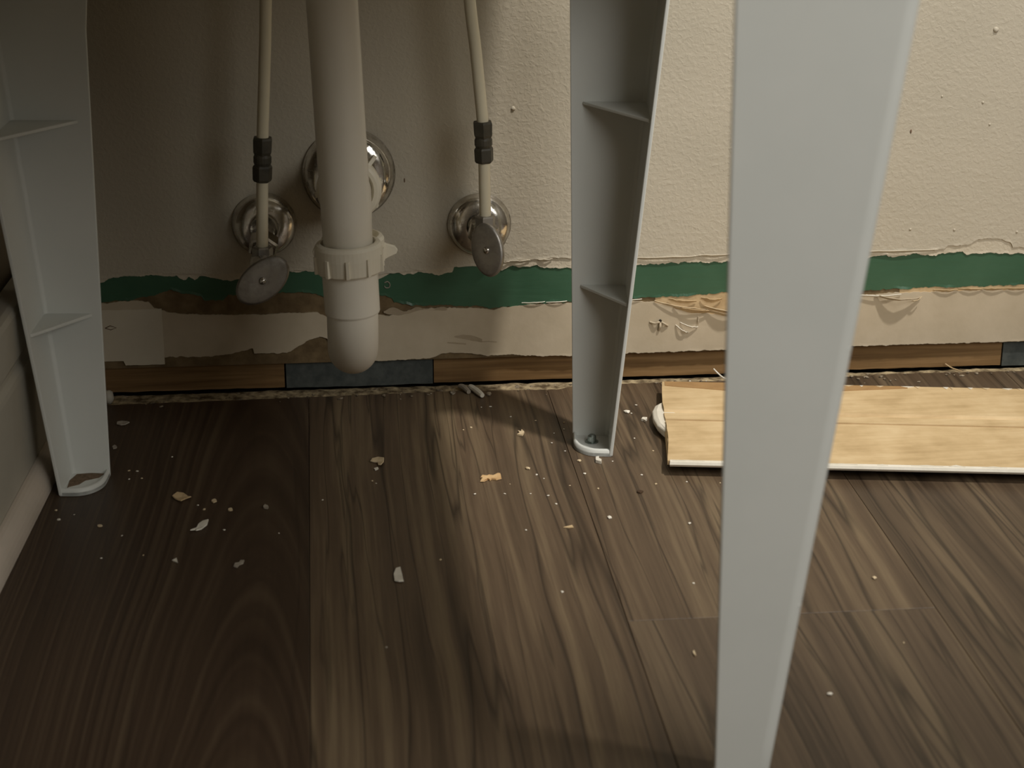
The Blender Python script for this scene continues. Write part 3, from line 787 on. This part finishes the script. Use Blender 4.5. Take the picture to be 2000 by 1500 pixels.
# ------------------------------------------------------------------ supply tubes with couplings
def supply(pts, zc0, zc1, label):
    root = empty('supply_tube', pts[0], label, 'water tube', 'cream water supply tubes')
    sp = smooth_path(pts, 10)
    bm = bmesh.new(); tube(bm, sp, 0.00475, 16)
    obj('tubing', bm, M_TUBE, root, smooth=True)
    lo = min(sp, key=lambda p: abs(p.z - zc0)); hi = min(sp, key=lambda p: abs(p.z - zc1))
    d = (hi - lo).normalized(); lo = lo + d * ((zc0 - lo.z) / d.z); L_ = (zc1 - zc0) / d.z
    bm = bmesh.new()
    lathe(bm, lo, d, [(0, 0.0060), (L_ * 0.02, 0.0072), (L_ * 0.06, 0.0079), (L_ * 0.33, 0.0081), (L_ * 0.38, 0.0072)], 6, 0.2)
    obj('lower_nut', bm, M_COUPLER, root, bevel=0.0004)
    bm = bmesh.new()
    lathe(bm, lo, d, [(L_ * 0.34, 0.0060), (L_ * 0.40, 0.0066), (L_ * 0.44, 0.0072), (L_ * 0.56, 0.0072), (L_ * 0.61, 0.0064), (L_ * 0.66, 0.0060)], 20)
    obj('union_body', bm, M_COUPLER, root)
    bm = bmesh.new()
    lathe(bm, lo, d, [(L_ * 0.60, 0.0068), (L_ * 0.68, 0.0082), (L_ * 0.95, 0.0085), (L_, 0.0078)], 6, 0.5)
    obj('upper_nut', bm, M_COUPLER, root, bevel=0.0004)
supply([(-0.0485, -0.050, 0.1400), (-0.0465, -0.050, 0.19), (-0.0445, -0.050, 0.2328), (-0.0410, -0.050, 0.285), (-0.0377, -0.050, 0.3403), (-0.030, -0.050, 0.50), (-0.020, -0.046, 0.80)], 0.1967, 0.2328, 'cream water tube with dark coupling left of the drain pipe, nearly straight')
supply([(0.1325, -0.050, 0.1610), (0.1318, -0.050, 0.185), (0.1311, -0.050, 0.2250), (0.1302, -0.050, 0.2424), (0.1284, -0.050, 0.2618), (0.1244, -0.050, 0.3025), (0.1201, -0.050, 0.3385), (0.108, -0.050, 0.46), (0.085, -0.046, 0.80)], 0.2086, 0.2424, 'cream water tube with dark coupling right of the drain pipe, bending leftward')

# ------------------------------------------------------------------ loose baseboard lying face down
BA = math.radians(-8.7)
board = empty('loose_baseboard', (0.285, -0.038, 0.0), 'loose length of baseboard lying with its raw tan back upward on the floor', 'baseboard')
board.rotation_euler = (0, 0, BA)
BL, BW = 0.62, 0.1775
def bp(x, y, z):
    p = Matrix.Rotation(BA, 3, 'Z') @ Vector((x, y, z))
    return (p.x + 0.285, p.y - 0.038, p.z)
def bpoly(name, prof_, xs, mat, **kw):
    bm = bmesh.new()
    rs = []
    for x, shift in xs:
        rs.append([bp(x + shift(y), y, z) for y, z in prof_])
    rings(bm, rs)
    return obj(name, bm, mat, board, **kw)
endcut = lambda y: 0.0012 * math.sin(y * 38) + 0.0010 * nz(y, 200, 3)
zero = lambda y: 0.0
ys = [0.0] + [-BW * i / 24 for i in range(1, 25)]
# back surface with two shallow saw grooves
def topz(y):
    z = 0.0120
    for g in (-0.0700, -0.0905):
        if abs(y - g) < 0.0016: z -= 0.0022
    if -0.0885 < y < -0.0720: z -= 0.0003
    return z
ysf = sorted(set(ys + [-0.0685, -0.0690, -0.0700, -0.0710, -0.0716, -0.0889, -0.0895, -0.0905, -0.0915, -0.0921]), reverse=True)
prof_ = [(y, topz(y)) for y in ysf] + [(-BW, 0.0085), (-0.168, 0.0060), (-0.150, 0.0045), (-0.140, 0.0040), (-0.02, 0.0040), (0.0, 0.0045)]
bpoly('raw_back', prof_, [(0.0, endcut), (0.2, zero), (0.4, zero), (BL, zero)], M_BOARD)
# painted face underneath, showing at the near edge and at the end
bpoly('painted_face', [(-BW + 0.0008, 0.0124), (-BW - 0.0020, 0.0118), (-BW - 0.0030, 0.0098), (-BW - 0.0016, 0.0078), (-0.168, 0.0050), (-0.150, 0.0030), (-0.138, 0.0004), (-0.004, 0.0004), (0.0, 0.0020), (-0.001, 0.0044), (-0.14, 0.0041), (-0.150, 0.0046), (-0.168, 0.0062), (-BW + 0.0008, 0.0088)], [(0.002, endcut), (0.2, zero), (0.4, zero), (BL, zero)], M_WHITE)
# ragged bits of pale paint lapping over the back's edges
random.seed(8)
for i in range(40):
    x = 0.010 + 0.59 * (i % 20 + random.random() * 0.8) / 20 if i < 20 else 0.15 + 0.30 * (i - 20 + random.random()) / 20
    bm = bmesh.new()
    near = i < 20
    w = random.uniform(0.004, 0.013) if near else random.uniform(0.0015, 0.006); h = random.uniform(0.0012, 0.0034) if near else random.uniform(0.002, 0.0055)
    yb = -BW - 0.0005 if near else -0.0008
    s_ = 1 if near else -1
    pl = [(x - w, yb), (x - w * 0.4, yb + s_ * h * 0.7), (x, yb + s_ * h), (x + w * 0.5, yb + s_ * h * 0.5), (x + w, yb)]
    rings(bm, [[bp(a, b, 0.0119) for a, b in pl], [bp(a, b, 0.0125) for a, b in pl]])
    obj('paint_overlap', bm, M_WHITE if near or i % 2 else M_PALETAN, board)
# strip of browner torn paper along the far edge at the left end
bm = bmesh.new()
top_l = [(0.002 + 0.205 * i / 20, -0.0006) for i in range(21)]
bot_l = [(x, -0.010 - 0.010 * min(1, x / 0.06) + 0.0025 * nz(x, 40, 2) if x < 0.12 else -0.020 + (x - 0.12) * 0.17) for x, _ in top_l][::-1]
pl = top_l + bot_l
rings(bm, [[bp(a, b, 0.0117) for a, b in pl], [bp(a, b, 0.0124) for a, b in pl]])
obj('torn_backing', bm, speckled('brown_torn_backing', (0.40, 0.245, 0.11), (0.34, 0.205, 0.09), 80, 0.7, 0.3, 300, 0.2), board)
# blob of white filler sticking out of the sawn end
bm = bmesh.new()
pl = [(0.010, -0.040), (-0.001, -0.041), (-0.0075, -0.050), (-0.010, -0.062), (-0.0095, -0.078), (-0.0065, -0.094), (-0.001, -0.106), (0.008, -0.112), (0.012, -0.09)]
rings(bm, [[bp(a * 0.8, b, 0.0024) for a, b in pl], [bp(a, b, 0.0050) for a, b in pl], [bp(a * 0.97, b, 0.0082) for a, b in pl], [bp(a * 0.7 + 0.001, b * 0.95 - 0.004, 0.0100) for a, b in pl]])
obj('filler_blob', bm, M_WHITE, board, bevel=0.001)

# ------------------------------------------------------------------ chips and crumbs on the floor
def chip(name, outline, z0, z1, mat, label, cat, group, loc, bend=0.0, ang=0.0):
    """a flake: outline in mm around its own centre, bent up a little"""
    bm = bmesh.new()
    k = len(outline)
    ca, sa = math.cos(ang), math.sin(ang)
    def q(x, y, z):
        x, y = x * ca - y * sa, x * sa + y * ca
        return (loc[0] + x * 0.001, loc[1] + y * 0.001, z + bend * (x * x + 0.5 * y * y) * 1e-6)
    lo = [bm.verts.new(q(x, y, z0)) for x, y in outline]
    hi = [bm.verts.new(q(x * 0.94, y * 0.94, z1)) for x, y in outline]
    cl = bm.verts.new(q(0, 0, z0)); ch = bm.verts.new(q(0, 0, z1))
    for i in range(k):
        j = (i + 1) % k
        bm.faces.new((lo[i], lo[j], hi[j], hi[i]))
        bm.faces.new((hi[i], hi[j], ch)); bm.faces.new((lo[j], lo[i], cl))
    off = Vector((loc[0], loc[1], 0))
    for v in bm.verts: v.co -= off
    o = obj(name, bm, mat)
    o.location = off
    return tag(o, label, cat, group)

G = 'paint and plaster chips on the floor'
chip('paint_chip', [(-5.5, 1), (-4, 6), (1, 8.5), (5.5, 6), (5, -1), (2.5, -8), (0.5, -7), (1, -1), (-3, 0)], 0.0003, 0.0011, M_PALETAN, 'tan curved flake alone on the dark floor, in front of the U-bend trap', 'paint chip', G, (0.0372, -0.1686), 25)
chip('paint_chip', [(-1, -3), (-2, 1), (1.5, 3), (1.8, 0), (0.4, -2)], 0.0003, 0.0009, M_WHITE, 'tiny pale fleck just below the tan curved flake', 'paint chip', G, (0.0359, -0.182), 10)
chip('plaster_chip', [(-8.6, -7), (-6.5, -1.5), (-8, 0.5), (-6, 4.5), (-2.5, 3.2), (-1, 5), (2.5, 3.5), (6.5, 7.0), (8.4, 6.2), (8.2, -2.8), (4.0, -4.5), (0.5, -3.0), (-1, -5), (-3, -2.2), (-5.4, -6.6)], 0.0003, 0.0016, M_ORANGE, 'long jagged orange-tan chip in the lit floor left of the back tub leg', 'plaster chip', G, (0.1221, -0.2083), 5)
chip('paint_chip', [(-6.2, -8), (-3.2, -5.5), (-2, -7), (1.5, -4.5), (5.2, 2), (6.0, 9.5), (2.2, 9.0), (-1.0, 5.0), (-2.4, -2.8)], 0.0003, 0.0012, M_WHITE, 'white leaf-shaped paint flake on the dark floor near the left leg', 'paint chip', G, (-0.094, -0.2791), 20)
chip('paint_chip', [(-7.2, 1), (-4.0, 8), (1, 7), (5, 0), (7.4, -2.4), (3, -4), (0, -8.5), (-3, -5.5), (-5, -3)], 0.0003, 0.0011, M_TAN, 'brownish tan flake right of the left leg foot', 'paint chip', G, (-0.11, -0.2241), 25)
chip('paint_chip', [(-3.0, -9), (-3.1, 2), (-1.2, 10), (2.0, 11.5), (2.8, 0), (3.2, -11), (0, -11)], 0.0003, 0.0012, M_WHITE, 'white D-shaped flake in the middle of the floor, nearest the camera', 'paint chip', G, (0.0442, -0.3713), 10)
chip('paint_chip', [(-2.2, 1), (0.8, 4.2), (2.2, -3.5), (0, -1.2)], 0.0003, 0.0010, M_WHITE, 'small white triangular flake in front of the white leaf-shaped flake', 'paint chip', G, (-0.1079, -0.3344), 10)
chip('paint_chip', [(-3.6, -4), (-3, 1), (0, 2), (1, 5.5), (3.6, 5), (2.8, 0), (0.2, -2), (-1, -6)], 0.0003, 0.0011, M_GREYCHIP, 'small grey-tan flake left of the white D-shaped flake', 'paint chip', G, (-0.0639, -0.3434), 10)
chip('plaster_chip', [(-3.4, -3), (-1, 0), (-2, 5), (0.4, 3), (1.6, 7.5), (3.2, 2), (2.0, -2.5), (0.6, -6)], 0.0003, 0.0016, M_PALETAN, 'little tan chip lying in the shadow of the back tub leg', 'plaster chip', G, (0.1549, -0.1184), 5)
chip('plaster_chip', [(-2.5, -3), (-1.5, 4), (1.4, 5.5), (0.8, 1), (2.5, -2), (1.5, -6.5), (-0.4, -5)], 0.0003, 0.0026, M_WHITE, 'white crumb touching the front of the back tub leg foot', 'plaster chip', G, (0.2090, -0.1815))
chip('plaster_chip', [(-2.9, 0), (-1, 3.8), (2.8, 3), (2.0, -1), (0.6, -1.4), (0, -4.5), (-1.2, -1.6)], 0.0003, 0.0022, M_WHITE, 'white crumb between the back tub leg and the loose baseboard', 'plaster chip', G, (0.2598, -0.0981))
chip('wood_sliver', [(-3.8, -0.4), (0, 1.6), (3.2, 2.8), (3.8, -1.2), (0, -1.4)], 0.0003, 0.0010, M_TAN, 'thin tan sliver on the lit floor in front of the back leg', 'sliver', G, (0.1695, -0.3038), 10)
for loc, w, h, mt, lab in (((-0.0855, -0.233), 4.6, 6.5, M_PALETAN, 'small pale flake just right of the brownish tan flake'), ((-0.0732, -0.2501), 4.5, 6.4, M_PALETAN, 'small pale flake up and right of the white leaf-shaped flake'),
                           ((-0.0476, -0.2479), 5.3, 8.6, M_GREYCHIP, 'dull grey flake in the deepest shadow below the drain trap'), ((-0.1654, -0.2707), 3.7, 4.2, M_PALETAN, 'short pale flake in front of the left leg foot'),
                           ((0.2314, -0.2452), 4.6, 6.6, M_DARKCHIP, 'dark brown speck in front of the back tub leg'), ((0.2231, -0.5004), 1.8, 8.6, M_PALETAN, 'pale sliver left of the front tub leg'),
                           ((-0.1672, -0.0659), 10.1, 9.6, M_GREYCHIP, 'grey sliver on the floor behind the left leg'), ((-0.1690, -0.1186), 4.9, 9.3, M_GREYCHIP, 'small grey flake right beside the left leg'),
                           ((0.1069, -0.0195), 4.4, 9.0, M_GREYCHIP, 'small grey flake at the wall gap left of the white caulk roll')):
    rnd = random.Random(int(abs(loc[0]) * 9e4))
    k = 7
    outl = [(w * 0.5 * math.cos(2*PI*i/k) * rnd.uniform(0.6, 1.15), h * 0.5 * math.sin(2*PI*i/k) * rnd.uniform(0.6, 1.15)) for i in range(k)]
    chip('sliver' if w < 2 else 'paint_chip', outl, 0.0003, 0.0012, mt, lab, 'paint chip', G, loc, 20)
# rolled caulk strips by the wall gap
def roll(name, pts, r, mat, label, cat='caulk strip'):
    bm = bmesh.new()
    sp = smooth_path(pts, 5)
    tube(bm, sp, [r * (0.6 + 0.4 * math.sin(PI * (0.15 + 0.7 * i / (len(sp)-1))) + 0.15 * noise.noise(p * 400)) for i, p in enumerate(sp)], 9)
    off = Vector((sp[0].x, sp[0].y, 0))
    for v in bm.verts: v.co -= off
    o = obj(name, bm, mat, smooth=False)
    o.location = off
    return tag(o, label, cat, G)
roll('caulk_roll', [(0.1225, -0.0105, 0.0028), (0.1268, -0.0200, 0.0027), (0.1312, -0.0330, 0.0026)], 0.0027, M_WHITE, 'white roll of old caulk lying at the wall gap')
roll('caulk_roll', [(0.1135, -0.0075, 0.0022), (0.1165, -0.0120, 0.0030), (0.1205, -0.0225, 0.0024)], 0.0024, M_GREYCHIP, 'greyer caulk scrap just left of the white caulk roll')
roll('caulk_fibre', [(0.3370, -0.0015, 0.0090), (0.3405, -0.004, 0.0055), (0.3450, -0.008, 0.0024), (0.3500, -0.011, 0.0010)], 0.0007, M_WHITE, 'thin white curved fibre standing at the wall gap behind the loose baseboard', 'fibre')
roll('caulk_fibre', [(0.5475, 0.004, 0.0050), (0.553, 0.000, 0.0020), (0.5600, -0.006, 0.0009)], 0.0006, M_TAN, 'tan straw-like fibre at the wall gap, right of the front leg', 'fibre')
blob_o = blob('filler_lump', (-0.1830, -0.0180, 0.0062), 0.0062, M_TRIM, None, (0.75, 0.9, 1.0))
tag(blob_o, 'cream filler lump in the corner peeking past the left leg', 'filler lump')

# crumbs: each one a thing of its own, nothing tells them apart
CR = [(-0.1482, -0.2882), (-0.196, -0.2561), (-0.2001, -0.2388), (-0.186, -0.2479), (-0.159, -0.3246), (-0.1305, -0.3223), (0.2485, -0.0781), (0.2516, -0.0807), (0.1930, -0.0962), (0.1910, -0.1112), (0.186, -0.1583), (0.1942, -0.1800), (0.2201, -0.1830), (0.2450, -0.1364), (0.1526, -0.1918), (0.1579, -0.2045), (0.1626, -0.2121), (0.1806, -0.2277), (0.1491, -0.2405), (0.13, -0.2387), (0.1357, -0.2206), (0.1074, -0.2376), (0.2014, -0.2896), (0.3657, -0.4055), (0.2941, -0.5582), (0.2578, -0.3048), (0.358, -0.4981), (0.2585, -0.062), (0.2382, -0.212), (0.246, -0.2308), (0.195, -0.2059), (0.1386, -0.3053), (0.201, -0.2355), (0.1617, -0.2455), (0.1659, -0.2612), (0.1093, -0.1051), (0.1284, -0.055), (0.1362, -0.0545), (0.1702, -0.0899), (0.1776, -0.1407), (-0.1472, -0.1691), (-0.1426, -0.1838), (-0.1521, -0.1849), (-0.1225, -0.1422), (-0.1536, -0.1675), (-0.0763, -0.2852), (-0.0973, -0.2391), (-0.0924, -0.2471), (-0.0373, -0.2942), (-0.0059, -0.2376), (0.032, -0.205), (0.0349, -0.2102), (0.0321, -0.4734), (0.0743, -0.349), (0.1519, -0.4065), (0.2702, -0.2290), (0.2951, -0.2330), (0.3152, -0.0075), (0.3294, -0.0085), (0.2555, -0.1643), (0.2419, -0.4018), (0.1820, -0.1194), (0.1160, -0.1006), (0.1505, -0.0798)]
BIG = {(0.2485, -0.0781): 2.4, (0.1526, -0.1918): 2.0, (0.2941, -0.5582): 1.9, (0.3657, -0.4055): 1.9, (0.2014, -0.2896): 1.9, (0.1942, -0.18): 1.8, (-0.196, -0.2561): 1.5, (0.2578, -0.3048): 1.4}
random.seed(21)
protos = []
for k in range(3):
    bm = bmesh.new()
    bmesh.ops.create_icosphere(bm, subdivisions=1, radius=0.001)
    for v in bm.verts:
        v.co *= 1 + 0.45 * noise.noise(v.co * 1300 + Vector((k * 9.0, 0, 0)))
        v.co.z = v.co.z * 0.6
    me = bpy.data.meshes.new('crumb'); 
    bm.to_mesh(me); bm.free(); me.materials.append((M_WHITE, M_WHITE, M_PALETAN)[k])
    protos.append(me)
for i, p in enumerate(CR):
    o = bpy.data.objects.new('plaster_crumb', protos[i % 3])
    s_ = BIG.get(p, random.uniform(0.65, 1.15))
    o.scale = (s_ * random.uniform(0.8, 1.3), s_, s_ * 0.8)
    o.location = (p[0], p[1], 0.00045 * s_)
    o.rotation_euler = (0, 0, random.uniform(0, 6.28))
    COL.objects.link(o)
    if p[0] < -0.13: where = 'in the dark beside the left leg foot'
    elif p[0] < 0.09: where = 'in the shadow under the tub'
    elif p[1] < -0.33: where = 'on the open floor around the front tub leg'
    elif p[0] > 0.235: where = 'between the back tub leg and the loose baseboard'
    elif p[1] < -0.185: where = 'on the lit floor in front of the back tub leg'
    else: where = 'at the side of the back tub leg near its shadow'
    tag(o, 'tiny pale plaster crumb ' + where, 'crumb', 'plaster crumbs ' + where)

# rubble swept into the wall gap: nobody could count it
bm = bmesh.new()
random.seed(5)
for i in range(300):
    x = random.uniform(-0.20, 0.9)
    y = random.uniform(-0.014, 0.003) if random.random() < 0.8 else random.uniform(-0.03, -0.012)
    r = random.uniform(0.0005, 0.0017) * (1.5 if random.random() < 0.1 else 1)
    lowz = -0.0026 if y > ed(x) else 0.0002
    m = Matrix.Translation((x, y, lowz + r * 0.4)) @ Matrix.Rotation(random.uniform(0, 6), 4, 'Z') @ Matrix.Diagonal((random.uniform(0.8, 2.6), random.uniform(0.7, 1.3), random.uniform(0.4, 0.8), 1))
    bmesh.ops.create_icosphere(bm, subdivisions=1, radius=r, matrix=m)
rb = obj('plaster_rubble', bm, M_RUBBLE)
tag(rb, 'fine plaster rubble and dust lying along the gap under the back wall', 'rubble', None, 'stuff')
